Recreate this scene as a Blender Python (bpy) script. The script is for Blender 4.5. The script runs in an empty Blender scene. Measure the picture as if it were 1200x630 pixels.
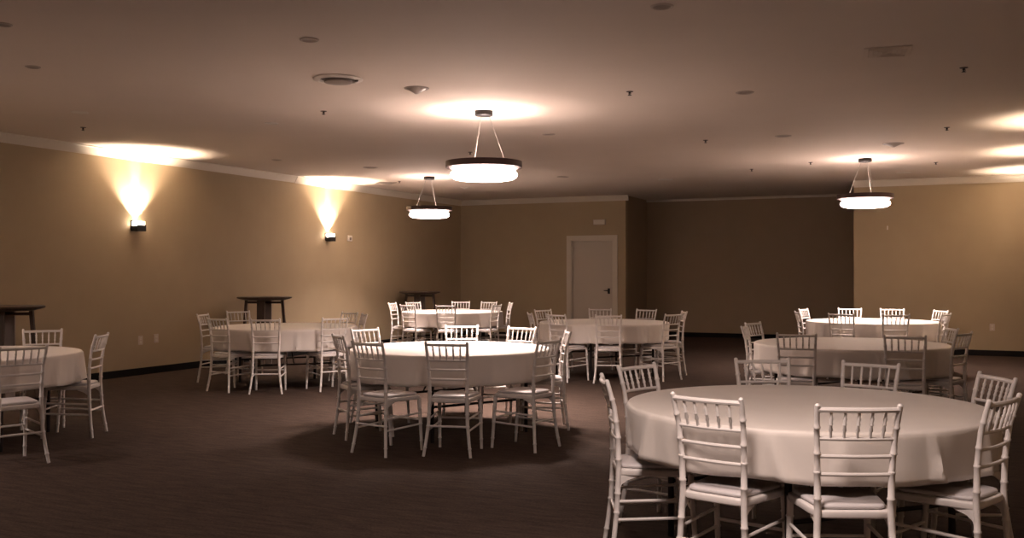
import bpy, bmesh, math, random
from mathutils import Vector, Matrix
random.seed(4)
PI = math.pi
C = bpy.context.scene.collection
SC = bpy.context.scene

# ------------------------------------------------------------------ camera
F, CX, CY = 1150.0, 600.0, 315.0          # focal length and centre for a 1200x630 frame
HZ, H, CEIL = 320.5, 1.43, 3.13           # horizon row, eye height, ceiling height
YAW = math.radians(24.2)
FW = Vector((-math.sin(YAW), math.cos(YAW), 0)); RT = Vector((math.cos(YAW), math.sin(YAW), 0))
cam = bpy.data.cameras.new('camera'); co = bpy.data.objects.new('camera', cam); C.objects.link(co)
cam.sensor_width = 36; cam.lens = F / 1200 * 36; cam.clip_end = 100; cam.clip_start = 0.05
co.location = (0, 0, H); co.rotation_euler = (PI / 2 + math.atan((HZ - CY) / F), 0, YAW)
SC.camera = co

def ray(x):                                # floor direction through a column, length 1 in depth
    return FW + RT * ((x - CX) / F)
def at_depth(x, t): p = ray(x) * t; return p.x, p.y
def on_ceiling(x, y): return at_depth(x, F * (CEIL - H) / (HZ - y))
def at_height(x, y, z): return at_depth(x, F * (z - H) / (HZ - y))

SC.view_settings.view_transform = 'Standard'; SC.view_settings.look = 'None'
SC.view_settings.gamma = 1; SC.view_settings.use_curve_mapping = False
SC.view_settings.exposure = 0.62

# ------------------------------------------------------------------ materials
def mat(name, col, rough=.6, metal=0, noise=None, bump=None, emit=None, spec=.5, sheen=0):
    m = bpy.data.materials.new(name); m.use_nodes = True
    nt = m.node_tree; b = nt.nodes['Principled BSDF']
    b.inputs['Base Color'].default_value = (*col, 1); b.inputs['Roughness'].default_value = rough
    b.inputs['Metallic'].default_value = metal; b.inputs['Specular IOR Level'].default_value = spec
    if sheen: b.inputs['Sheen Weight'].default_value = sheen
    tc = nt.nodes.new('ShaderNodeTexCoord')
    if noise:                              # (scale, colour2, stretch)
        sc, c2, st = noise
        mp = nt.nodes.new('ShaderNodeMapping'); mp.inputs['Scale'].default_value = st
        n = nt.nodes.new('ShaderNodeTexNoise'); n.inputs['Scale'].default_value = sc; n.inputs['Detail'].default_value = 5
        r = nt.nodes.new('ShaderNodeValToRGB')
        r.color_ramp.elements[0].position = .32; r.color_ramp.elements[1].position = .68
        r.color_ramp.elements[0].color = (*c2, 1); r.color_ramp.elements[1].color = (*col, 1)
        nt.links.new(tc.outputs['Object'], mp.inputs['Vector']); nt.links.new(mp.outputs['Vector'], n.inputs['Vector'])
        nt.links.new(n.outputs['Fac'], r.inputs['Fac']); nt.links.new(r.outputs['Color'], b.inputs['Base Color'])
    if bump:
        sc, s = bump
        n2 = nt.nodes.new('ShaderNodeTexNoise'); n2.inputs['Scale'].default_value = sc; n2.inputs['Detail'].default_value = 4
        bp = nt.nodes.new('ShaderNodeBump'); bp.inputs['Strength'].default_value = s; bp.inputs['Distance'].default_value = .01
        nt.links.new(tc.outputs['Object'], n2.inputs['Vector']); nt.links.new(n2.outputs['Fac'], bp.inputs['Height'])
        nt.links.new(bp.outputs['Normal'], b.inputs['Normal'])
    if emit:
        b.inputs['Emission Color'].default_value = (*emit[0], 1); b.inputs['Emission Strength'].default_value = emit[1]
    return m

LAMP = (1.0, .79, .70)
WARM = (1.0, .80, .61)
M = {
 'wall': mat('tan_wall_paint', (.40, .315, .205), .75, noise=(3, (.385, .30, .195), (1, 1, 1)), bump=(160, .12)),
 'recess': mat('recess_wall_darker_tan', (.33, .245, .165), .75, noise=(3, (.315, .235, .155), (1, 1, 1)), bump=(160, .12)),  # recess walls: darker tan than the other walls
 'ceiling': mat('ceiling_paint', (.67, .575, .50), .85, noise=(1.2, (.65, .558, .485), (1, 1, 1)), bump=(120, .15)),
 'trim': mat('cream_trim_paint', (.60, .54, .46), .5, bump=(60, .04)),
 'doorpaint': mat('pale_door_paint', (.50, .44, .38), .5, bump=(60, .04)),
 'fit': mat('ceiling_fitting_ring', (.44, .37, .32), .5, bump=(50, .03)),
 'fitlens': mat('ceiling_fitting_lens', (.27, .22, .19), .5, bump=(50, .03)),
 'base': mat('black_vinyl_base', (.006, .005, .005), .8, spec=.2, bump=(40, .05)),
 'carpet': None,
 'chair': mat('white_chair_paint', (.78, .74, .72), .38, noise=(9, (.74, .70, .68), (1, 1, 1))),
 'cushion': mat('grey_white_vinyl_pad', (.62, .59, .60), .45, bump=(40, .05)),
 'cloth': mat('white_polyester_cloth', (.80, .745, .70), .55, noise=(5, (.77, .715, .67), (1, 1, 1)), bump=(350, .06), sheen=.3),
 'ply': mat('plywood_table_top', (.33, .22, .13), .6, noise=(6, (.26, .17, .10), (1, 8, 1))),
 'iron': mat('dark_folding_leg_steel', (.035, .03, .03), .45, .7, bump=(50, .05)),
 'darkwood': mat('dark_stained_wood', (.085, .052, .036), .5, noise=(7, (.055, .034, .024), (1, 6, 1)), bump=(60, .08)),
 'litwood': mat('rear_leg_lit_tone_wood', (.30, .25, .23), .55, noise=(7, (.24, .20, .18), (6, 1, 1)), bump=(60, .08)),  # bar-table rear leg: light falling on it painted in as a paler grey
 'bronze': mat('dark_bronze_metal', (.06, .035, .032), .45, .5, bump=(50, .03)),
 'black': mat('black_metal', (.010, .008, .008), .6, .2, bump=(50, .03)),
 'diff': mat('glowing_frosted_diffuser', (.9, .86, .84), .5, emit=(LAMP, 17), bump=(30, .01)),
 'diffdim': mat('dimmer_frosted_diffuser', (.9, .86, .84), .5, emit=(LAMP, 5), bump=(30, .01)),
 'diffrim': mat('mauve_grey_reflector_pan', (.20, .155, .15), .5, bump=(30, .01)),
 'cable': mat('steel_cable', (.33, .29, .26), .4, .3, bump=(30, .01)),
 'plastic': mat('off_white_plastic', (.66, .60, .54), .45, bump=(50, .03)),
 'plasticb': mat('pale_plate_plastic', (.52, .44, .38), .45, bump=(50, .03)),
 'lens': mat('dark_recess_lens', (.10, .075, .065), .4, bump=(50, .03)),
 'mid': mat('dull_grey_metal', (.28, .23, .20), .5, .2, bump=(50, .03)),
 'slot': mat('dark_slot', (.03, .025, .02), .6, bump=(50, .03)),
 'glowbulb': mat('glowing_bulb', (1, .9, .8), .5, emit=(WARM, 22), bump=(30, .01)),
}
def carpet():
    m = mat('brown_patterned_carpet', (.085, .062, .052), .95, spec=.1)
    nt = m.node_tree; b = nt.nodes['Principled BSDF']; L = nt.links.new
    tc = nt.nodes.new('ShaderNodeTexCoord')
    mp = nt.nodes.new('ShaderNodeMapping'); mp.inputs['Rotation'].default_value = (0, 0, .42); mp.inputs['Scale'].default_value = (1.2, 7, 1)
    n1 = nt.nodes.new('ShaderNodeTexNoise'); n1.inputs['Scale'].default_value = 3.2; n1.inputs['Detail'].default_value = 8; n1.inputs['Roughness'].default_value = .7
    n2 = nt.nodes.new('ShaderNodeTexNoise'); n2.inputs['Scale'].default_value = 60; n2.inputs['Detail'].default_value = 3
    mx = nt.nodes.new('ShaderNodeMix'); mx.data_type = 'FLOAT'; mx.inputs[0].default_value = .35
    r = nt.nodes.new('ShaderNodeValToRGB'); r.color_ramp.elements[0].position = .35; r.color_ramp.elements[1].position = .66
    r.color_ramp.elements[0].color = (.031, .021, .017, 1); r.color_ramp.elements[1].color = (.084, .058, .046, 1)
    bp = nt.nodes.new('ShaderNodeBump'); bp.inputs['Strength'].default_value = .35; bp.inputs['Distance'].default_value = .006
    L(tc.outputs['Object'], mp.inputs['Vector']); L(mp.outputs['Vector'], n1.inputs['Vector']); L(tc.outputs['Object'], n2.inputs['Vector'])
    L(n1.outputs['Fac'], mx.inputs[2]); L(n2.outputs['Fac'], mx.inputs[3]); L(mx.outputs[0], r.inputs['Fac'])
    L(r.outputs['Color'], b.inputs['Base Color']); L(n2.outputs['Fac'], bp.inputs['Height']); L(bp.outputs['Normal'], b.inputs['Normal'])
    return m
M['carpet'] = carpet()

# ------------------------------------------------------------------ mesh helpers
def frame_of(d):
    d = d.normalized(); a = Vector((0, 0, 1)) if abs(d.z) < .9 else Vector((1, 0, 0))
    u = d.cross(a).normalized(); return u, d.cross(u).normalized()
def add_box(bm, x0, x1, y0, y1, z0, z1):
    vs = [bm.verts.new(p) for p in ((x0,y0,z0),(x1,y0,z0),(x1,y1,z0),(x0,y1,z0),(x0,y0,z1),(x1,y0,z1),(x1,y1,z1),(x0,y1,z1))]
    for f in ((3,2,1,0),(4,5,6,7),(0,1,5,4),(1,2,6,5),(2,3,7,6),(3,0,4,7)): bm.faces.new([vs[i] for i in f])
    return vs
def bev(bm, w, seg=2):
    bmesh.ops.bevel(bm, geom=bm.edges[:] , offset=w, segments=seg, affect='EDGES', profile=.5)
def add_tube(bm, pts, rad, n=10, closed=False):
    pts = [Vector(p) for p in pts]
    if not hasattr(rad, '__len__'): rad = [rad] * len(pts)
    rings = []; N = len(pts); up = None
    for i, p in enumerate(pts):
        if closed: d = pts[(i + 1) % N] - pts[i - 1]
        else: d = pts[min(i + 1, N - 1)] - pts[max(i - 1, 0)]
        d.normalize()
        if up is None: u, v = frame_of(d)
        else:
            u = (up - d * up.dot(d)).normalized(); v = d.cross(u)
        up = u
        rings.append([bm.verts.new(p + (u * math.cos(2*PI*k/n) + v * math.sin(2*PI*k/n)) * rad[i]) for k in range(n)])
    for i in range(N if closed else N - 1):
        a, b = rings[i], rings[(i + 1) % N]
        for k in range(n): bm.faces.new((a[k], a[(k+1) % n], b[(k+1) % n], b[k]))
    if not closed:
        bm.faces.new(rings[0][::-1]); bm.faces.new(rings[-1])
def add_lathe(bm, prof, n=32, c=(0, 0), caps=True):
    rings = []
    for r, z in prof:
        if r < 1e-6: rings.append([bm.verts.new((c[0], c[1], z))])
        else: rings.append([bm.verts.new((c[0] + r*math.cos(2*PI*k/n), c[1] + r*math.sin(2*PI*k/n), z)) for k in range(n)])
    for a, b in zip(rings, rings[1:]):
        for k in range(n):
            j = (k + 1) % n
            if len(a) == 1 and len(b) == 1: continue
            if len(a) == 1: bm.faces.new((a[0], b[j], b[k]))
            elif len(b) == 1: bm.faces.new((a[k], a[j], b[0]))
            else: bm.faces.new((a[k], a[j], b[j], b[k]))
    if caps:
        if len(rings[0]) > 1: bm.faces.new(rings[0][::-1])
        if len(rings[-1]) > 1: bm.faces.new(rings[-1])
def add_prism(bm, poly, axis, a, b):       # poly in the plane across the axis
    def P(u, v, w): return (w, u, v) if axis == 'x' else (u, w, v)
    A = [bm.verts.new(P(u, v, a)) for u, v in poly]; B = [bm.verts.new(P(u, v, b)) for u, v in poly]
    n = len(poly); bm.faces.new(A); bm.faces.new(B[::-1])
    for i in range(n): bm.faces.new((A[i], B[i], B[(i+1) % n], A[(i+1) % n]))
def obj(name, bm, m, parent=None, smooth=True, angle=40):
    bmesh.ops.recalc_face_normals(bm, faces=bm.faces[:])
    me = bpy.data.meshes.new(name); bm.to_mesh(me); bm.free()
    me.materials.append(m)
    if smooth:
        for p in me.polygons: p.use_smooth = True
        me.set_sharp_from_angle(angle=math.radians(angle))
    o = bpy.data.objects.new(name, me); C.objects.link(o)
    if parent: o.parent = parent
    return o
def B(): return bmesh.new()
def thing(name, label, cat, loc=(0, 0, 0), rotz=0, group=None):
    o = bpy.data.objects.new(name, None); C.objects.link(o); o.empty_display_size = .1
    o.location = loc; o.rotation_euler = (0, 0, rotz); o['label'] = label; o['category'] = cat
    if group: o['group'] = group
    return o
def struct(name, bm, m, parent=None, smooth=False):
    o = obj(name, bm, m, parent, smooth)
    if not parent: o['kind'] = 'structure'
    return o
def dup(root, loc, rotz, label, group=None):
    r = root.copy(); C.objects.link(r); r.location = loc; r.rotation_euler = (0, 0, rotz); r['label'] = label
    if group: r['group'] = group
    for ch in list(root.children):
        c = ch.copy(); C.objects.link(c); c.parent = r
        for g in ch.children:
            d = g.copy(); C.objects.link(d); d.parent = c
    return r
def light(kind, name, parent, loc, energy, col, rot=(0, 0, 0), **kw):
    l = bpy.data.lights.new(name, kind); l.energy = energy; l.color = col
    for k, v in kw.items(): setattr(l, k, v)
    o = bpy.data.objects.new(name, l); C.objects.link(o); o.location = loc; o.rotation_euler = rot; o.parent = parent
    return o

# ------------------------------------------------------------------ the room
XL, XR, YB, YREC, YRT, XA, XB, YF = -10.48, 1.32, 20.4, 22.0, 19.0, -6.47, -1.66, -3.5
T = .15
def slab(name, x0, x1, y0, y1, z0, z1, m): bm = B(); add_box(bm, x0, x1, y0, y1, z0, z1); return struct(name, bm, M[m])
slab('floor', XL - T, XR + T, YF - T, YREC + T, -.12, 0, 'carpet')
slab('ceiling', XL - T, XR + T, YF - T, YREC + T, CEIL, CEIL + .12, 'ceiling')
slab('wall_left', XL - T, XL, YF, YB + T, 0, CEIL, 'wall')
slab('wall_right', XR, XR + T, YF, YRT + T, 0, CEIL, 'wall')
slab('wall_front', XL - T, XR + T, YF - T, YF, 0, CEIL, 'wall')
# wall with the door: built in pieces round the opening, one mesh
DX0, DX1, DZ = -7.73, -6.75, 2.17
bm = B()
poly = [(XL, 0), (DX0, 0), (DX0, DZ), (DX1, DZ), (DX1, 0), (XA, 0), (XA, CEIL), (XL, CEIL)]
add_prism(bm, [(u, v) for u, v in poly], 'y', YB, YB + T)
struct('wall_back', bm, M['wall'])
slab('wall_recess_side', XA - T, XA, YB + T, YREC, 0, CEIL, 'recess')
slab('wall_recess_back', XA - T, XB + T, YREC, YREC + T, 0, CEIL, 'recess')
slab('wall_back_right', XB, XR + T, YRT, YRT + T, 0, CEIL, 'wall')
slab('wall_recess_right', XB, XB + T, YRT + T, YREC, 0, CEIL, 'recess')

def crown(name, axis, a, b, side, pos, h=.115, d=.07):
    # profile stepping from wall (pos) out by d; side = +1/-1 direction into the room
    z = CEIL
    pr = [(0, z), (0, z - h), (d*.18, z - h), (d*.25, z - h*.86), (d*.55, z - h*.55), (d*.85, z - h*.22), (d, z - h*.12), (d, z)]
    bm = B(); add_prism(bm, [(pos + side*u, v) for u, v in pr], axis if axis == 'x' else 'y', a, b)
    return struct(name, bm, M['trim'])
YJ = 14.05
crown('trim_1', 'y', YF, YJ, 1, XL)
crown('trim_2', 'y', YJ, YB, 1, XL, .122, .078)
crown('trim_3', 'x', XL, XA + .07, -1, YB)
crown('trim_4', 'x', XA, XB, -1, YREC, .05, .03)
crown('trim_5', 'x', XB, XR, -1, YRT, .12, .07)
crown('trim_6', 'y', YF, YRT, -1, XR)
def base(name, x0, x1, y0, y1): bm = B(); add_box(bm, x0, x1, y0, y1, 0, .1); return struct(name, bm, M['base'])
base('baseboard_left', XL, XL + .012, YF, YB)
base('baseboard_back', XL, DX0 - .1, YB - .012, YB)
base('baseboard_back_stub', DX1 + .1, XA, YB - .012, YB)
base('baseboard_recess', XA, XB, YREC - .012, YREC)
base('baseboard_back_right', XB, XR, YRT - .012, YRT)
base('baseboard_right', XR - .012, XR, YF, YRT)

# door
bm = B(); add_box(bm, DX0, DX1, YB + .06, YB + .105, .01, DZ)
door = obj('door_1', bm, M['doorpaint'], smooth=False); door['kind'] = 'structure'
bm = B(); w = .1
add_prism(bm, [(DX0 - w, 0), (DX0, 0), (DX0, DZ), (DX1, DZ), (DX1, 0), (DX1 + w, 0), (DX1 + w, DZ + w), (DX0 - w, DZ + w)], 'y', YB - .022, YB)
add_prism(bm, [(DX0, 0), (DX0 + .02, 0), (DX0 + .02, DZ - .02), (DX1 - .02, DZ - .02), (DX1 - .02, 0), (DX1, 0), (DX1, DZ), (DX0, DZ)], 'y', YB, YB + .06)
obj('door_frame', bm, M['trim'], door, False)
bm = B(); kx = -6.87
add_box(bm, kx - .024, kx + .024, YB + .048, YB + .06, .99, 1.11)
add_tube(bm, [(kx, YB + .05, 1.06), (kx, YB + .01, 1.06), (kx - .02, YB + .0, 1.06), (kx - .095, YB + .0, 1.06)], [.011, .011, .010, .008])
obj('door_handle', bm, M['black'], door)

# ------------------------------------------------------------------ small wall things
def plate(name, label, cat, wall, a, z, w, h, d=.012, m='plasticb', slots=True, group=None):
    t = thing(name, label, cat, (XL, a, z) if wall == 'left' else ((a, YRT, z) if wall == 'right' else (a, YB, z)),
              PI/2 if wall == 'left' else 0, group)
    # local: wall at y=0, room towards -y
    bm = B(); add_box(bm, -w/2, w/2, -d, 0, -h/2, h/2); bev(bm, .003, 1); obj('cover_plate', bm, M[m], t)
    if slots:
        for s in (-1, 1):
            bm = B(); add_box(bm, -.016, .016, -d - .002, -d, s*.024 - .014, s*.024 + .014); f = obj('socket', bm, M['plastic'], t, False)
            bm = B()
            for q in (-1, 1): add_box(bm, q*.006 - .001, q*.006 + .001, -d - .0028, -d - .002, s*.024 - .004, s*.024 + .007)
            obj('slot', bm, M['slot'], f, False)
    return t
plate('wall_outlet', 'pale outlet plate low on the left wall, nearer one of the pair', 'outlet', 'left', 10.50, .49, .085, .125, group='outlet plates low on the left wall')
plate('wall_outlet', 'pale outlet plate low on the left wall, farther one of the pair', 'outlet', 'left', 10.80, .50, .085, .125, group='outlet plates low on the left wall')
plate('wall_outlet', 'small pale outlet plate low on the back wall at far right', 'outlet', 'right', .62, .50, .085, .125)
t = thing('fire_alarm', 'small round-cornered white alarm on left wall beside the far sconce', 'alarm', (XL, 15.75, 2.10), PI/2)
bm = B(); add_box(bm, -.075, .075, -.035, 0, -.055, .055); bev(bm, .014, 3); obj('housing', bm, M['plastic'], t)
bm = B(); add_tube(bm, [(0, -.035, -.005), (0, -.047, -.005), (0, -.052, -.005)], [.03, .026, .012], 16); obj('strobe_lens', bm, M['mid'], t)
t = thing('sign_box', 'small blank pale rectangular sign box above the closed door', 'sign', (-7.06, YB, 2.56))
bm = B(); add_box(bm, -.14, .14, -.045, 0, -.06, .06); bev(bm, .006, 2); obj('housing', bm, M['plasticb'], t)
bm = B(); add_box(bm, -.125, .125, -.048, -.045, -.045, .045); obj('face_panel', bm, M['plastic'], t, False)
t = thing('wall_hook', 'tiny pale curved hook high on the tan wall right of the recess', 'hook', (-1.08, YRT, 2.26))
bm = B(); add_box(bm, -.012, .012, -.006, 0, -.035, .035); obj('backplate', bm, M['plastic'], t, False)
bm = B(); add_tube(bm, [(0, -.004, .01), (-.004, -.028, -.004), (-.008, -.036, -.022), (-.002, -.03, -.038), (.008, -.034, -.02)], [.006, .006, .005, .005, .004], 8); obj('prong', bm, M['plastic'], t)

# ------------------------------------------------------------------ sconces
def sconce(x, y, z, rz, label, power=1.0):
    t = thing('wall_sconce', label, 'wall lamp', (x, y, z), rz, 'square wall uplights')
    bm = B(); add_box(bm, -.085, .085, -.014, 0, -.06, .072); bev(bm, .003, 1); obj('backplate', bm, M['black'], t)
    bm = B()                               # open-topped tray
    add_box(bm, -.085, .085, -.125, -.014, -.075, -.05)
    add_box(bm, -.085, .085, -.125, -.118, -.05, .012)
    add_box(bm, -.085, -.078, -.118, -.014, -.05, .0); add_box(bm, .078, .085, -.118, -.014, -.05, .0)
    obj('tray', bm, M['black'], t, False)
    bm = B(); add_box(bm, -.072, .072, -.112, -.022, -.048, .062); bev(bm, .006, 2)
    obj('glass_shade', bm, M['glowbulb'], t)
    light('SPOT', 'wide_beam', t, (0, -.075, .075), 215*power, WARM, (PI, 0, 0), spot_size=math.radians(104), spot_blend=.6, shadow_soft_size=.03)
    light('SPOT', 'narrow_beam', t, (0, -.055, .075), 260*power, WARM, (PI - math.radians(2), 0, 0), spot_size=math.radians(20), spot_blend=.6, shadow_soft_size=.02)
    light('SPOT', 'glow', t, (0, -.045, .075), 95*power, WARM, (PI, 0, 0), spot_size=math.radians(95), spot_blend=.9, shadow_soft_size=.02)
    return t
sconce(XL, 10.40, 2.10, PI/2, 'square dark uplight on the left wall nearer the camera, glowing above')
sconce(XL, 15.05, 2.10, PI/2, 'square dark uplight on the left wall farther from camera beside white alarm')
for yy, w in ((12.3, 'nearest'), (15.3, 'middle'), (18.1, 'farthest')):
    sconce(XR, yy, 2.10, -PI/2, 'square dark uplight on the right wall beyond the frame, %s of three' % w, .46)
sconce(XL, 5.75, 2.10, PI/2, 'square dark uplight on the left wall beyond the left edge of the view')

# ------------------------------------------------------------------ pendants
def pendant(x, y, label, rot=0, dm='diff', power=1.0, spr=125):
    t = thing('pendant_light', label, 'pendant lamp', (x, y, 0), rot, 'drum pendants hanging from the ceiling')
    ZR = 2.60
    bm = B(); add_lathe(bm, [(.095, CEIL), (.095, CEIL - .045), (.085, CEIL - .052), (0, CEIL - .052)], 32); obj('ceiling_canopy', bm, M['black'], t)
    bm = B()                               # hoop
    add_lathe(bm, [(.385, ZR - .065), (.40, ZR - .065), (.40, ZR), (.385, ZR), (.385, ZR - .065)], 72, caps=False); obj('hoop', bm, M['bronze'], t)
    bm = B()                               # glowing drum
    add_lathe(bm, [(.0, ZR - .192), (.27, ZR - .190), (.315, ZR - .180), (.343, ZR - .160), (.353, ZR - .138), (.345, ZR - .115), (.32, ZR - .098), (.30, ZR - .09), (0, ZR - .09)], 72)
    obj('diffuser', bm, M[dm], t)
    bm = B(); add_lathe(bm, [(0, ZR - .088), (.33, ZR - .088), (.372, ZR - .062), (.372, ZR - .03), (.366, ZR - .03), (.362, ZR - .06), (.32, ZR - .078), (0, ZR - .078)], 72); obj('reflector_pan', bm, M['diffrim'], t)
    for k in range(3):
        a = 2*PI*k/3
        p = Vector((.25*math.cos(a), .25*math.sin(a), ZR - .07)); q = Vector((.055*math.cos(a), .055*math.sin(a), CEIL - .05))
        bm = B(); add_tube(bm, [p, q], .0024, 6); c = obj('cable', bm, M['cable'], t)
        bm = B(); add_lathe(bm, [(.012, ZR - .072), (.012, ZR - .05), (.006, ZR - .03)], 10, (p.x, p.y)); obj('cable_grip', bm, M['cable'], c)
        bm = B(); d = Vector((math.cos(a), math.sin(a), 0)); add_tube(bm, [d*.365 + Vector((0, 0, ZR - .05)), d*.39 + Vector((0, 0, ZR - .05))], .008, 8); obj('bracket', bm, M['cable'], t)
    light('AREA', 'down_light', t, (0, 0, ZR - .1935), 88*power, LAMP, shape='DISK', size=.54, spread=math.radians(spr))
    light('SPOT', 'up_beam', t, (0, 0, ZR - .02), 22*power, LAMP, (PI, 0, 0), spot_size=math.radians(110), spot_blend=.45, shadow_soft_size=.03)
    light('POINT', 'up_glow', t, (0, 0, ZR - .035), 25*power, LAMP, shadow_soft_size=.02)
    light('SPOT', 'up_halo', t, (0, 0, ZR - .02), 13*power, LAMP, (PI, 0, 0), spot_size=math.radians(134), spot_blend=.10, shadow_soft_size=.05)
    return t
p1 = on_ceiling(567, 130)
pendant(p1[0], p1[1], 'largest-looking drum pendant with brown hoop, over the centre table', YAW, 'diff', 1.05)
p2 = at_depth(503, 17.2)
pendant(p2[0], p2[1], 'small far drum pendant over the table near the back left corner', YAW + PI, 'diff', .62)
p3 = at_depth(1014, 14.5)
pendant(p3[0], p3[1], 'drum pendant at right, in front of the recess edge', YAW + 2.9, 'diff', .62)
pendant(-1.0, 3.0, 'drum pendant beyond the top of the frame, in front of the nearest table', 0, 'diffdim', .42, 165)
pendant(-8.3, 3.2, 'drum pendant beyond the left of the frame, near the left wall', 0, 'diffdim', .6, 150)

# ------------------------------------------------------------------ ceiling fittings
def downlight(px, py, r, label, m='fit', lens='fitlens'):
    x, y = on_ceiling(px, py)
    t = thing('recessed_downlight', label, 'ceiling light', (x, y, CEIL), 0, 'unlit round ceiling fittings')
    bm = B(); add_lathe(bm, [(r*.72, -.003), (r*.80, -.009), (r*.97, -.006), (r, 0)], 32, caps=False); obj('trim_ring', bm, M[m], t)
    bm = B(); add_lathe(bm, [(0, -.002), (r*.74, -.004)], 32, caps=False); obj('lens', bm, M[lens], t)
def sprinkler(px, py, label):
    x, y = on_ceiling(px, py)
    t = thing('sprinkler_head', label, 'sprinkler', (x, y, CEIL), random.random(), 'fire sprinkler heads')
    bm = B(); add_lathe(bm, [(.034, 0), (.032, -.004), (.015, -.008), (0, -.008)], 20); obj('escutcheon', bm, M['bronze'], t)
    bm = B(); add_lathe(bm, [(.009, -.006), (.009, -.018), (.005, -.021), (.004, -.034)], 12)
    add_tube(bm, [(.009, 0, -.012), (.013, 0, -.022), (.003, 0, -.034)], .002, 6); add_tube(bm, [(-.009, 0, -.012), (-.013, 0, -.022), (-.003, 0, -.034)], .002, 6)
    obj('nozzle', bm, M['black'], t)
    bm = B(); add_lathe(bm, [(.019, -.034), (.019, -.036)], 16); obj('deflector', bm, M['black'], t)
def dome(px, py, r, d, label, m='mid', name='ceiling_diffuser', cat='air diffuser', rings=True):
    x, y = on_ceiling(px, py)
    t = thing(name, label, cat, (x, y, CEIL), 0)
    bm = B(); add_lathe(bm, [(r, 0), (r*.98, -.006), (r*.80, -.010), (r*.78, -.004)], 40, caps=False); obj('outer_ring', bm, M['plastic' if m != 'mid' else 'mid'], t)
    bm = B(); add_lathe(bm, [(r*.80, -.004), (r*.76, -.010), (r*.40, -d*.62), (r*.12, -d*.97), (0, -d)], 40, caps=False); obj('cone', bm, M[m], t)
# the big round vent
x, y = on_ceiling(396, 92)
t = thing('round_ceiling_vent', 'large round white ceiling vent with dark opening, left of the centre pendant', 'vent', (x, y, CEIL), YAW)
bm = B(); add_lathe(bm, [(.215, 0), (.215, -.008), (.20, -.014), (.165, -.02), (.155, -.012), (.155, 0)], 48, caps=False); obj('outer_ring', bm, M['plastic'], t)
bm = B(); add_lathe(bm, [(.158, -.002), (0, -.002)], 40, caps=False); obj('dark_throat', bm, M['lens'], t)
bm = B(); add_lathe(bm, [(.125, -.018), (.12, -.034), (.075, -.044), (0, -.047)], 40); obj('inner_cone', bm, M['fitlens'], t)
bm = B(); add_lathe(bm, [(.016, -.014), (.016, -.03), (0, -.034)], 16, (.165, -.03)); obj('adjuster_knob', bm, M['lens'], t)
dome(488, 103, .115, .055, 'pale cone-shaped ceiling fitting between the round vent and centre pendant', 'mid', 'detector', 'smoke detector')
dome(1047, 168, .135, .05, 'grey cone-shaped ceiling fitting behind and right of the right pendant glow', 'mid', 'detector', 'smoke detector')
dome(545, 219, .10, .045, 'small pale domed ceiling fitting seen just under the centre pendant', 'plastic', 'detector', 'smoke detector')
downlight(776, 7, .075, 'round unlit ceiling fitting at the top edge right of centre')
downlight(362, 46, .07, 'round unlit ceiling fitting above and left of the large round vent')
downlight(38, 78, .06, 'faint round unlit ceiling fitting near the top left corner')
downlight(3, 28, .06, 'round unlit ceiling fitting cut by the left edge of the view')
downlight(873, 108, .085, 'round unlit ceiling fitting between centre and right pendants')
downlight(643, 157, .08, 'round unlit ceiling fitting just right of the centre pendant')
downlight(434, 196, .12, 'round unlit ceiling fitting above and right of the far left sconce')
downlight(324, 187, .08, 'round unlit ceiling fitting between the two left wall sconces')
downlight(318, 144, .08, 'faint round unlit ceiling fitting in the ceiling above the left sconces', 'plastic', 'plastic')
downlight(660, 207, .11, 'faint round unlit ceiling fitting in front of the door wall')
downlight(780, 210, .14, 'pale round ceiling fitting in front of the recess', 'plastic', 'plastic')
downlight(1060, 202, .13, 'pale round ceiling fitting beside the right pendant, near the back wall', 'plastic', 'plastic')
downlight(918, 159, .10, 'faint round ceiling fitting left of the right pendant glow')
downlight(93, 131, .09, 'faint round ceiling fitting above the near left sconce', 'plastic', 'plastic')
# square-ish vents
def square_vent(px, py, w, label, m='mid', rz=0):
    x, y = on_ceiling(px, py)
    t = thing('square_ceiling_vent', label, 'vent', (x, y, CEIL), rz)
    bm = B(); add_box(bm, -w, w, -w, w, -.008, 0); bev(bm, .003, 1); obj('vent_frame', bm, M[m], t)
    for k in range(4):
        s = w*(.8 - k*.2); bm = B()
        add_tube(bm, [(-s, -s, -.011), (s, -s, -.011), (s, s, -.011), (-s, s, -.011)], .006, 6, closed=True); obj('louvre', bm, M[m], t)
square_vent(1040, 60, .17, 'large square ceiling vent in the upper right of the ceiling', 'ceiling', .1)
square_vent(452, 214, .17, 'dark square ceiling vent left of the far left pendant', 'mid', PI/4)
for px, py, lb in ((97, 149, 'dark sprinkler head near the left wall, left of the near sconce glow'),
                   (379, 130, 'dark sprinkler head below the large round vent'),
                   (738, 107, 'dark sprinkler head right of the centre pendant, nearest of its row'),
                   (1130, 79, 'dark sprinkler head in the upper right of the ceiling'),
                   (827, 164, 'dark sprinkler head midway between the centre and right pendants'),
                   (1110, 149, 'dark sprinkler head near the right wall glow'),
                   (881, 198, 'small far sprinkler head in front of the recess'),
                   (1097, 190, 'small sprinkler head just right of the right pendant canopy'),
                   (950, 190, 'small sprinkler head just left of the right pendant canopy'),
                   (551, 178, 'small sprinkler head seen behind the centre pendant cables'),
                   (468, 212, 'tiny sprinkler head beside the dark square vent')):
    sprinkler(px, py, lb)

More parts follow.
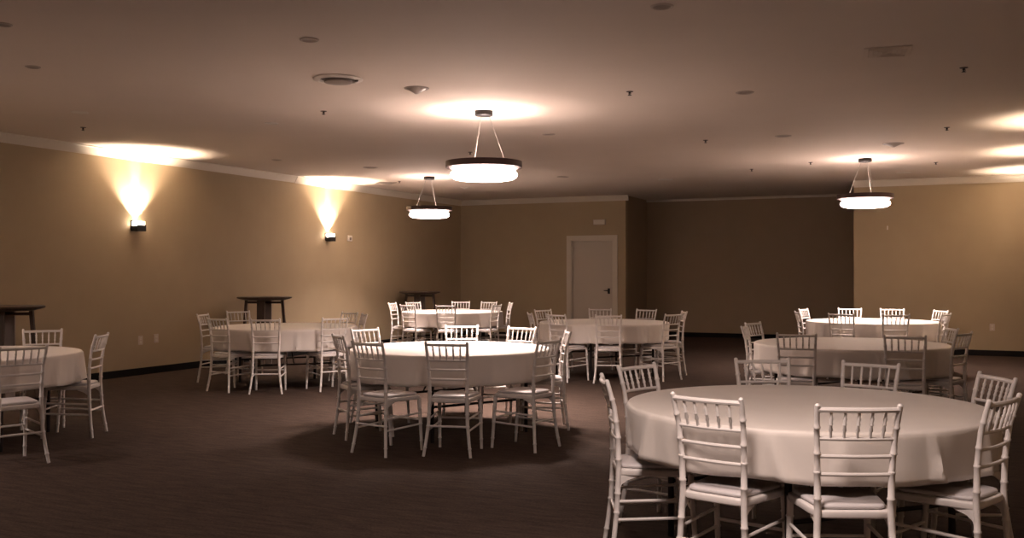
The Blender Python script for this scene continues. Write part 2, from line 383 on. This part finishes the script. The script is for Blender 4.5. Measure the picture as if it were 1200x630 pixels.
# ------------------------------------------------------------------ chairs
SEAT = .455
def rear_pt(s, z):
    ks = [(0, .190, -.222), (.12, .173, -.205), (.25, .158, -.190), (.455, .150, -.180), (.62, .153, -.185), (.76, .159, -.203), (.865, .166, -.232), (.895, .167, -.242)]
    for (z0, x0, y0), (z1, x1, y1) in zip(ks, ks[1:]):
        if z <= z1 + 1e-9:
            f = (z - z0) / (z1 - z0); return Vector((s*(x0 + (x1 - x0)*f), y0 + (y1 - y0)*f, z))
def rear_leg(s):
    bm = B(); zs = []; nodes = (.07, .235, .33, .50, .61, .69, .80)
    z = 0
    P, R = [], []
    grid = sorted(set([0, .04, .12, .18, .25, .29, .38, .455, .56, .65, .73, .76, .83, .865, .895] + [n + d for n in nodes for d in (-.007, -.003, .003, .007)]))
    for z in grid:
        r = .0115 + .0035 * max(0, 1 - abs(z - .42) / .45)
        if any(abs(z - n) < .0035 for n in nodes): r += .0028
        P.append(rear_pt(s, z)); R.append(r)
    P.append(rear_pt(s, .895) + Vector((0, -.001, .006))); R.append(.006)
    add_tube(bm, P, R, 10); return bm
def front_leg(s):
    bm = B(); P, R = [], []; nodes = (.08, .215, .34)
    for z in sorted(set([0, .03, .12, .28, .40, .43] + [n + d for n in nodes for d in (-.007, -.003, .003, .007)])):
        r = .0115 + .0045*z/.43
        if any(abs(z - n) < .0035 for n in nodes): r += .0028
        P.append((s*(.176 - .004*z/.43), .195 - .02*z/.43 + .012*(1 - z/.43), z)); R.append(r)
    add_tube(bm, P, R, 10); return bm
def fl(s, z): return Vector((s*(.176 - .004*z/.43), .195 - .02*z/.43 + .012*(1 - z/.43), z))
def bar(a, b, r, n=8, bow=0, nodes=0, steps=6):
    bm = B(); a = Vector(a); b = Vector(b); P, R = [], []
    for i in range(steps + 1):
        f = i/steps; p = a.lerp(b, f); p.y -= bow*math.sin(PI*f); P.append(p); R.append(r)
    add_tube(bm, P, R, n); return bm
def seat_bm(z0, z1, inset, rnd):
    bm = B(); n = 40; rings = []
    def outline(k, grow):
        a = 2*PI*k/n; c, s = math.cos(a), math.sin(a); e = .28
        x = math.copysign(abs(c)**e, c); y = math.copysign(abs(s)**e, s)
        hw = (.195 - inset + grow) if y > 0 else (.195 - inset + grow)
        hw = (.178 + .02*y) - inset + grow
        return x*hw, .0 + y*(.19 - inset + grow)
    h = z1 - z0
    for dz, g in ((0, -rnd), (rnd*.5, -rnd*.2), (rnd, 0), (h - rnd, 0), (h - rnd*.4, -rnd*.25), (h, -rnd*1.1)):
        rings.append([bm.verts.new((*outline(k, g), z0 + dz)) for k in range(n)])
    for a, b in zip(rings, rings[1:]):
        for k in range(n): bm.faces.new((a[k], a[(k+1) % n], b[(k+1) % n], b[k]))
    bm.faces.new(rings[0][::-1]); bm.faces.new(rings[-1]); return bm
def make_chair():
    t = thing('banquet_chair', '', 'chair', (0, 0, 0), 0)
    m = M['chair']
    obj('seat', seat_bm(.418, .452, 0, .007), m, t, angle=50)
    obj('cushion', seat_bm(.4525, .474, .016, .010), M['cushion'], t, angle=50)
    for s in (-1, 1):
        obj('leg', rear_leg(s), m, t); obj('leg', front_leg(s), m, t)
    a, b = rear_pt(-1, .875), rear_pt(1, .875)
    obj('top_rail', bar(a, b, .0115, 8, .018), m, t)
    for z, bw in ((.752, .016), (.678, .014), (.602, .012)):
        obj('back_rail', bar(rear_pt(-1, z), rear_pt(1, z), .0085, 8, bw), m, t)
    for k in range(5):
        f = (k + 1)/6; p = rear_pt(-1, .752).lerp(rear_pt(1, .752), f); q = a.lerp(b, f)
        p.y -= .016*math.sin(PI*f); q.y -= .018*math.sin(PI*f)
        bm = B(); P = [p.lerp(q, g) for g in (0, .25, .30, .45, .5, .55, .70, .75, 1)]
        add_tube(bm, P, [.006, .006, .009, .006, .009, .006, .009, .006, .006], 8); obj('spindle', bm, m, t)
    for z in (.245, .335):
        for s in (-1, 1): obj('stretcher', bar(rear_pt(s, z - .045), fl(s, z - .03), .008), m, t)
    obj('stretcher', bar(rear_pt(-1, .235), rear_pt(1, .235), .0085), m, t)
    obj('stretcher', bar(fl(-1, .25), fl(1, .25), .0085), m, t)
    for s in (-1, 1):                      # curved bracket under the seat sides
        bm = B(); p = rear_pt(s, .36); add_prism(bm, [(-.176, .42), (-.176, .345), (-.165, .375), (-.14, .395), (-.09, .412), (-.08, .42)], 'x', s*.150 - .006, s*.150 + .006)
        obj('bracket', bm, m, t)
    return t
chair0 = make_chair(); used = [False]
def place_chair(tx, ty, ang, label, group):
    # (tx, ty) = point under the middle of the top rail, ang = direction the sitter faces
    rz = ang - PI/2
    x = tx - (-.24)*(-math.sin(rz)); y = ty - (-.24)*math.cos(rz)
    if not used[0]:
        used[0] = True; chair0.location = (x, y, 0); chair0.rotation_euler = (0, 0, rz); chair0['label'] = label; chair0['group'] = group; return chair0
    return dup(chair0, (x, y, 0), rz, label, group)

# ------------------------------------------------------------------ tables
TR = .905
def make_table():
    t = thing('round_table', '', 'table')
    bm = B(); add_lathe(bm, [(TR - .02, .728), (TR, .732), (TR, .744), (TR - .008, .748), (0, .748)], 64); obj('tabletop', bm, M['ply'], t)
    bm = B(); add_lathe(bm, [(.86, .70), (.88, .70), (.88, .728), (.86, .728), (.86, .70)], 64, caps=False); obj('apron_ring', bm, M['iron'], t)
    for k in range(4):
        a = PI/4 + k*PI/2; c, s = math.cos(a), math.sin(a)
        bm = B(); add_tube(bm, [(.70*c, .70*s, .0), (.70*c, .70*s, .728)], .017, 12); obj('leg', bm, M['iron'], t)
    for sgn in (-1, 1):
        a = .70*math.cos(PI/4)
        bm = B(); add_tube(bm, [(-a, sgn*a, .30), (a, sgn*a, .30)], .011, 8); add_tube(bm, [(0, sgn*a, .30), (0, sgn*.12, .728)], .008, 8); obj('brace', bm, M['iron'], t)
    return t
def cloth_bm(seed, drop=.26, amp=.080):
    rnd = random.Random(seed); bm = B(); n = 240
    comps = [(k, rnd.uniform(0, 2*PI), rnd.uniform(.4, 1)/math.sqrt(k/6)) for k in (5, 7, 9, 11, 14, 17, 22, 27)]
    hemc = [(k, rnd.uniform(0, 2*PI), rnd.uniform(.3, 1)) for k in (2, 3, 5, 8, 13)]
    def wave(a): return sum(w*math.sin(k*a + p) for k, p, w in comps)/2.6
    pleats = []; a0 = rnd.uniform(0, .3)
    while a0 < 2*PI:
        pleats.append((a0, rnd.uniform(.028, .07), rnd.uniform(.5, 1), rnd.uniform(-.09, .09))); a0 += rnd.uniform(.17, .46)
    def pleat(a, dep):
        v = 0
        for c, sg, w, lean in pleats:
            q = (a - c - lean*dep + PI) % (2*PI) - PI
            sg2 = sg*(.55 if q < 0 else 1.25)*(.6 + .5*dep)
            v = max(v, w*math.exp(-(q/sg2)**2))
        return v
    def hem(a): return sum(w*math.sin(k*a + p) for k, p, w in hemc)/2.5
    prof = [(0, 0), (.3, 0), (.6, 0), (.8, 0), (.88, 0), (.900, -.0008), (.908, -.004), (.9125, -.012), (.912, -.03), (.909, -.06), (.904, -.10), (.899, -.14), (.895, -.18), (.891, -.215), (.888, -.245)]
    rings = []
    for r, dz in prof:
        ring = []
        for k in range(n):
            a = 2*PI*k/n; dep = min(1, -dz/.25)
            w = max(0, min(1, .35 + .7*wave(a)))*.3 + .7*pleat(a, dep)
            rr = r + amp*w*dep**.85 if dz < -.005 else r
            z = .7515 + dz*(drop/.26)*(1.03 + .05*hem(a)*dep - .07*(w - .5)*dep)
            if dz >= -.001: z += .0008*math.sin(a*3 + r*9)*(1 if r > 0 else 0) if r < .85 else 0
            ring.append(bm.verts.new((rr*math.cos(a), rr*math.sin(a), z)) if r > 0 else None)
        if r == 0: ring = [bm.verts.new((0, 0, .7515))]
        rings.append(ring)
    for a, b in zip(rings, rings[1:]):
        for k in range(n):
            j = (k + 1) % n
            if len(a) == 1: bm.faces.new((a[0], b[k], b[j]))
            else: bm.faces.new((a[k], b[k], b[j], a[j]))
    return bm
table0 = make_table(); tused = [False]

def table(px, d, rz, seed, tname, chairs, R=None):
    cx, cy = at_depth(px, d); placed = []
    lab = 'round folding table on dark steel legs, ' + tname
    if not tused[0]:
        tused[0] = True; table0.location = (cx, cy, 0); table0['label'] = lab; table0['group'] = 'round banquet tables'; tb = table0
    else: tb = dup(table0, (cx, cy, 0), rz, lab, 'round banquet tables')
    cl = obj('tablecloth', cloth_bm(seed, .235 if seed == 1 else .262), M['cloth'], None, True, 60); cl.location = (cx, cy, 0)
    sm = cl.modifiers.new('thickness', 'SOLIDIFY'); sm.thickness = .0012; sm.offset = 1
    cl['label'] = 'white cloth draped over the round table ' + tname; cl['category'] = 'tablecloth'; cl['group'] = 'white round tablecloths'
    g = 'white chairs round the table ' + tname
    cen = Vector((cx, cy, 0))
    for (x, y, w, where, *fl_) in chairs:
        side = fl_[0] if fl_ else None
        t_ = F*(H - .889)/(y - HZ)
        p = Vector((*at_depth(x, t_), 0))
        if R:                              # keep the chair on a ring round its table, choosing the crossing nearest to the measured depth
            best = None
            for q in range(720):
                a = q*PI/360; c = cen + Vector((math.cos(a), math.sin(a), 0))*R
                dd = c.dot(FW); xx = CX + F*c.dot(RT)/dd
                e = abs(xx - x)*1.0 + abs(dd - t_)/t_*12
                if side == 'f' and dd > d - .25: e += 50
                if side == 'b' and dd < d + .25: e += 50
                if side == 'e' and dd > d + .1: e += 50
                if side == 'd' and (dd < d or dd > d + .5): e += 50
                if best is None or e < best[0]: best = (e, c)
            p = best[1]
        r = (p - cen)
        if r.length < 1.04: p = cen + r.normalized()*1.04; r = p - cen
        face = -r.normalized(); ang = math.atan2(face.y, face.x)
        if w is not None:                  # apparent width gives how far the chair is turned from the line of sight
            v = ray(x).normalized(); va = math.atan2(v.y, v.x)
            rel = (ang - va + PI) % (2*PI) - PI
            w0 = .358*F/t_ if not R else .358*F/p.dot(FW)
            th = math.acos(max(0.05, min(1, w/w0)))
            back = abs(rel) > PI/2
            new = math.copysign(PI - th if back else th, rel)
            diff = max(-.6, min(.6, new - rel)); ang = va + rel + diff
        fd = Vector((math.cos(ang), math.sin(ang), 0)); sd = Vector((fd.y, -fd.x, 0))
        for _ in range(60):                # both back posts stay clear of the hanging cloth
            if min((p + fd*.055 + sd*q*.155 - cen).length for q in (-1, 1)) >= .982: break
            p += (p - cen).normalized()*.01
        placed.append(place_chair(p.x, p.y, ang, where, g))

    # turn the table so that its legs stand between the chairs
    best = None
    for q in range(90):
        a = math.radians(q); worst = 9
        for k in range(4):
            l = cen + Vector((math.cos(a + PI/4 + k*PI/2), math.sin(a + PI/4 + k*PI/2), 0))*.70
            for c in placed:
                v = l - c.location; th = c.rotation_euler.z
                u, w_ = v.x*math.cos(th) + v.y*math.sin(th), -v.x*math.sin(th) + v.y*math.cos(th)
                worst = min(worst, max(abs(u) - .20, abs(w_) - .22))
        sc_ = min(worst, .06) - .02*abs(math.sin((a - rz)*2))
        if best is None or sc_ > best[0]: best = (sc_, a, worst)
    tb.rotation_euler = (0, 0, best[1])

W = 'white chair '
table(942, 5.10, .55, 1, 'nearest the camera at the right', [
    (828, 465, 84, W + 'facing away, left one at the nearest table'),
    (1006, 476, 98, W + 'facing away, right one at the nearest table'),
    (726, 443, 8, W + 'seen edge-on at the left side of the nearest table'),
    (759, 429, 44, W + 'behind the left end of the nearest table, facing the camera'),
    (893, 421, 64, W + 'behind the nearest table, left of the two at its far middle'),
    (1014, 427, 66, W + 'behind the nearest table, right of the two at its far middle'),
    (1143, 441, None, W + 'at the right far side of the nearest table'),
    (1168, 466, 34, W + 'turned side-on at the right near side of the nearest table')])
table(528, 9.0, .15, 2, 'in the centre under the big pendant', [
    (523, 402, 52, W + 'facing away, front middle of the centre table'),
    (430, 401, 37, W + 'at the front left of the centre table'),
    (396, 393, 13, W + 'seen nearly edge-on at the left of the centre table'),
    (429, 385.5, 33, W + 'brightly lit at the back left of the centre table'),
    (541, 381.5, 42, W + 'brightly lit behind the middle of the centre table'),
    (612, 383.5, 34, W + 'brightly lit behind the right part of the centre table'),
    (644, 398.5, 27, W + 'at the front right of the centre table'),
    (666, 388.5, 5, W + 'seen edge-on at the right end of the centre table')])
table(335, 12.7, .3, 3, 'near the left wall below the far sconce', [
    (237.5, 368, 13, W + 'at the far left end of the table below the far sconce'),
    (254, 373, 23, W + 'at the front left of the table below the far sconce'),
    (279, 364.5, 27, W + 'behind the left part of the table below the far sconce'),
    (311, 374, 35, W + 'facing away, front middle of the table below the far sconce'),
    (393, 372.5, 31, W + 'at the front right of the table below the far sconce'),
    (410, 366, 19, W + 'behind the right part of the table below the far sconce'),
    (427, 368, 6, W + 'seen edge-on at the right end of the table below the far sconce')])
table(-40, 8.35, .5, 4, 'cut off by the left edge of the view', [
    (28, 406, 53, W + 'facing away, cut by the left edge of the view'),
    (43, 387, 45, W + 'facing the camera, behind the table at the left edge'),
    (109, 392, 15, W + 'side-on at the right end of the table at the left edge')])
table(708, 13.9, .25, 5, 'in front of the door', [
    (620.5, 364, 5, W + 'seen edge-on at the left end of the table in front of the door', 'e'),
    (636, 361.5, 20, W + 'at the back left of the table in front of the door', 'b'),
    (651, 367, 23, W + 'at the front left of the table in front of the door', 'f'),
    (703, 360.5, 28, W + 'behind the middle of the table in front of the door', 'b'),
    (713, 369, 33, W + 'facing away, front middle of the table in front of the door', 'f'),
    (758, 361, 24, W + 'at the back right of the table in front of the door', 'b'),
    (789, 367, 20, W + 'at the front right of the table in front of the door', 'f'),
    (802, 363.5, 6, W + 'seen edge-on at the right end of the table in front of the door', 'd')], R=1.16)
table(530, 17.8, .4, 6, 'farthest back near the left corner', [
    (459.5, 353, 9, W + 'at the left end of the farthest back-left table', 'd'),
    (477, 355, 17.5, W + 'at the front left of the farthest back-left table', 'f'),
    (484, 351.5, 17.7, W + 'at the back left of the farthest back-left table', 'b'),
    (522, 356, 24, W + 'facing away, front middle of the farthest back-left table', 'f'),
    (540, 351, 22, W + 'behind the middle of the farthest back-left table', 'b'),
    (573, 351.5, 19, W + 'at the back right of the farthest back-left table', 'b'),
    (583, 354, 10, W + 'at the front right of the farthest back-left table', 'f'),
    (599, 352.5, 4, W + 'seen edge-on at the right end of the farthest back-left table', 'd')], R=1.15)
table(996, 9.6, .7, 7, 'second from the camera at the right', [
    (871.5, 382, 5, W + 'seen edge-on at the left end of the second table at the right'),
    (882, 378, 18, W + 'at the back left of the second table at the right'),
    (946, 390, 46, W + 'facing away, left one at the second table at the right'),
    (1040, 391, 50, W + 'facing away, right one at the second table at the right'),
    (1113, 384.5, 14, W + 'at the back right end of the second table at the right'),
    (1111, 389.5, 18, W + 'in shade at the front right end of the second table at the right')])
table(1022, 14.1, .1, 8, 'farthest at the right under the right pendant', [
    (934, 359.5, 5, W + 'seen edge-on at the left end of the far right table', 'e'),
    (941, 357.5, 10, W + 'at the back left end of the far right table', 'b'),
    (985.5, 363.5, 30, W + 'facing away, left one at the far right table', 'f'),
    (996, 358, 28, W + 'behind the far right table, left of the two facing the camera', 'b'),
    (1045.5, 358, 29, W + 'behind the far right table, right of the two facing the camera', 'b'),
    (1050, 364.5, 31, W + 'facing away, right one at the far right table', 'f'),
    (1103, 360.5, 16, W + 'at the back right end of the far right table', 'b'),
    (1109, 364, 10, W + 'at the front right end of the far right table', 'f')], R=1.15)

# ------------------------------------------------------------------ bar-height tables
def high_table(x, y, rz, label):
    t = thing('bar_table', label, 'bar table', (x, y, 0), rz, 'bar-height tables along the left wall')
    bm = B(); add_lathe(bm, [(.30, 1.015), (.36, 1.03), (.415, 1.045), (.42, 1.052), (.42, 1.064), (.414, 1.07), (0, 1.07)], 48); obj('tabletop', bm, M['darkwood'], t)
    for k in range(4):
        a = k*PI/2; c, s = math.cos(a), math.sin(a); hw = .028 if k % 2 else .06
        bm = B(); sec = []
        for z, r, w_, th in ((0, .355, hw*.8, .016), (.5, .325, hw*.95, .018), (1.02, .285, hw, .020)):
            if not k % 2: r = r*.62
            ctr = Vector((r*c, r*s, z)); u = Vector((-s, c, 0)); v = Vector((c, s, 0))
            sec.append([bm.verts.new(ctr + u*w_*p + v*th*q) for p, q in ((-1, -1), (1, -1), (1, 1), (-1, 1))])
        for A, Bq in zip(sec, sec[1:]):
            for i in range(4): bm.faces.new((A[i], A[(i+1) % 4], Bq[(i+1) % 4], Bq[i]))
        bm.faces.new(sec[0][::-1]); bm.faces.new(sec[-1])
        lg = obj('leg', bm, M['litwood' if k == 0 else 'darkwood'], t, False)
        if k == 0: lg['label'] = 'broad rear leg, greyish lit tone put into its colour'
    for k in range(2):
        bm = B(); a = k*PI/2; c, s = math.cos(a), math.sin(a); r = .3 if k else .19
        add_tube(bm, [(-r*c, -r*s, .98), (r*c, r*s, .98)], .018, 8); obj('cross_bar', bm, M['darkwood'], t)
for px, d, lb in ((310, 15.4, 'dark round bar-height table with splayed legs against the left wall, between the two sconces'),
                  (5, 11.0, 'dark round bar-height table at the left edge of the view against the left wall'),
                  (492, 20.0, 'dark round bar-height table in the back left corner')):
    x, y = at_depth(px, d); v = ray(px); a = math.atan2(v.y, v.x)
    high_table(max(x, XL + .45), y, a - .3, lb)

# ------------------------------------------------------------------ world
w = bpy.data.worlds.new('world'); SC.world = w; w.use_nodes = True
w.node_tree.nodes['Background'].inputs[0].default_value = (.02, .016, .013, 1)
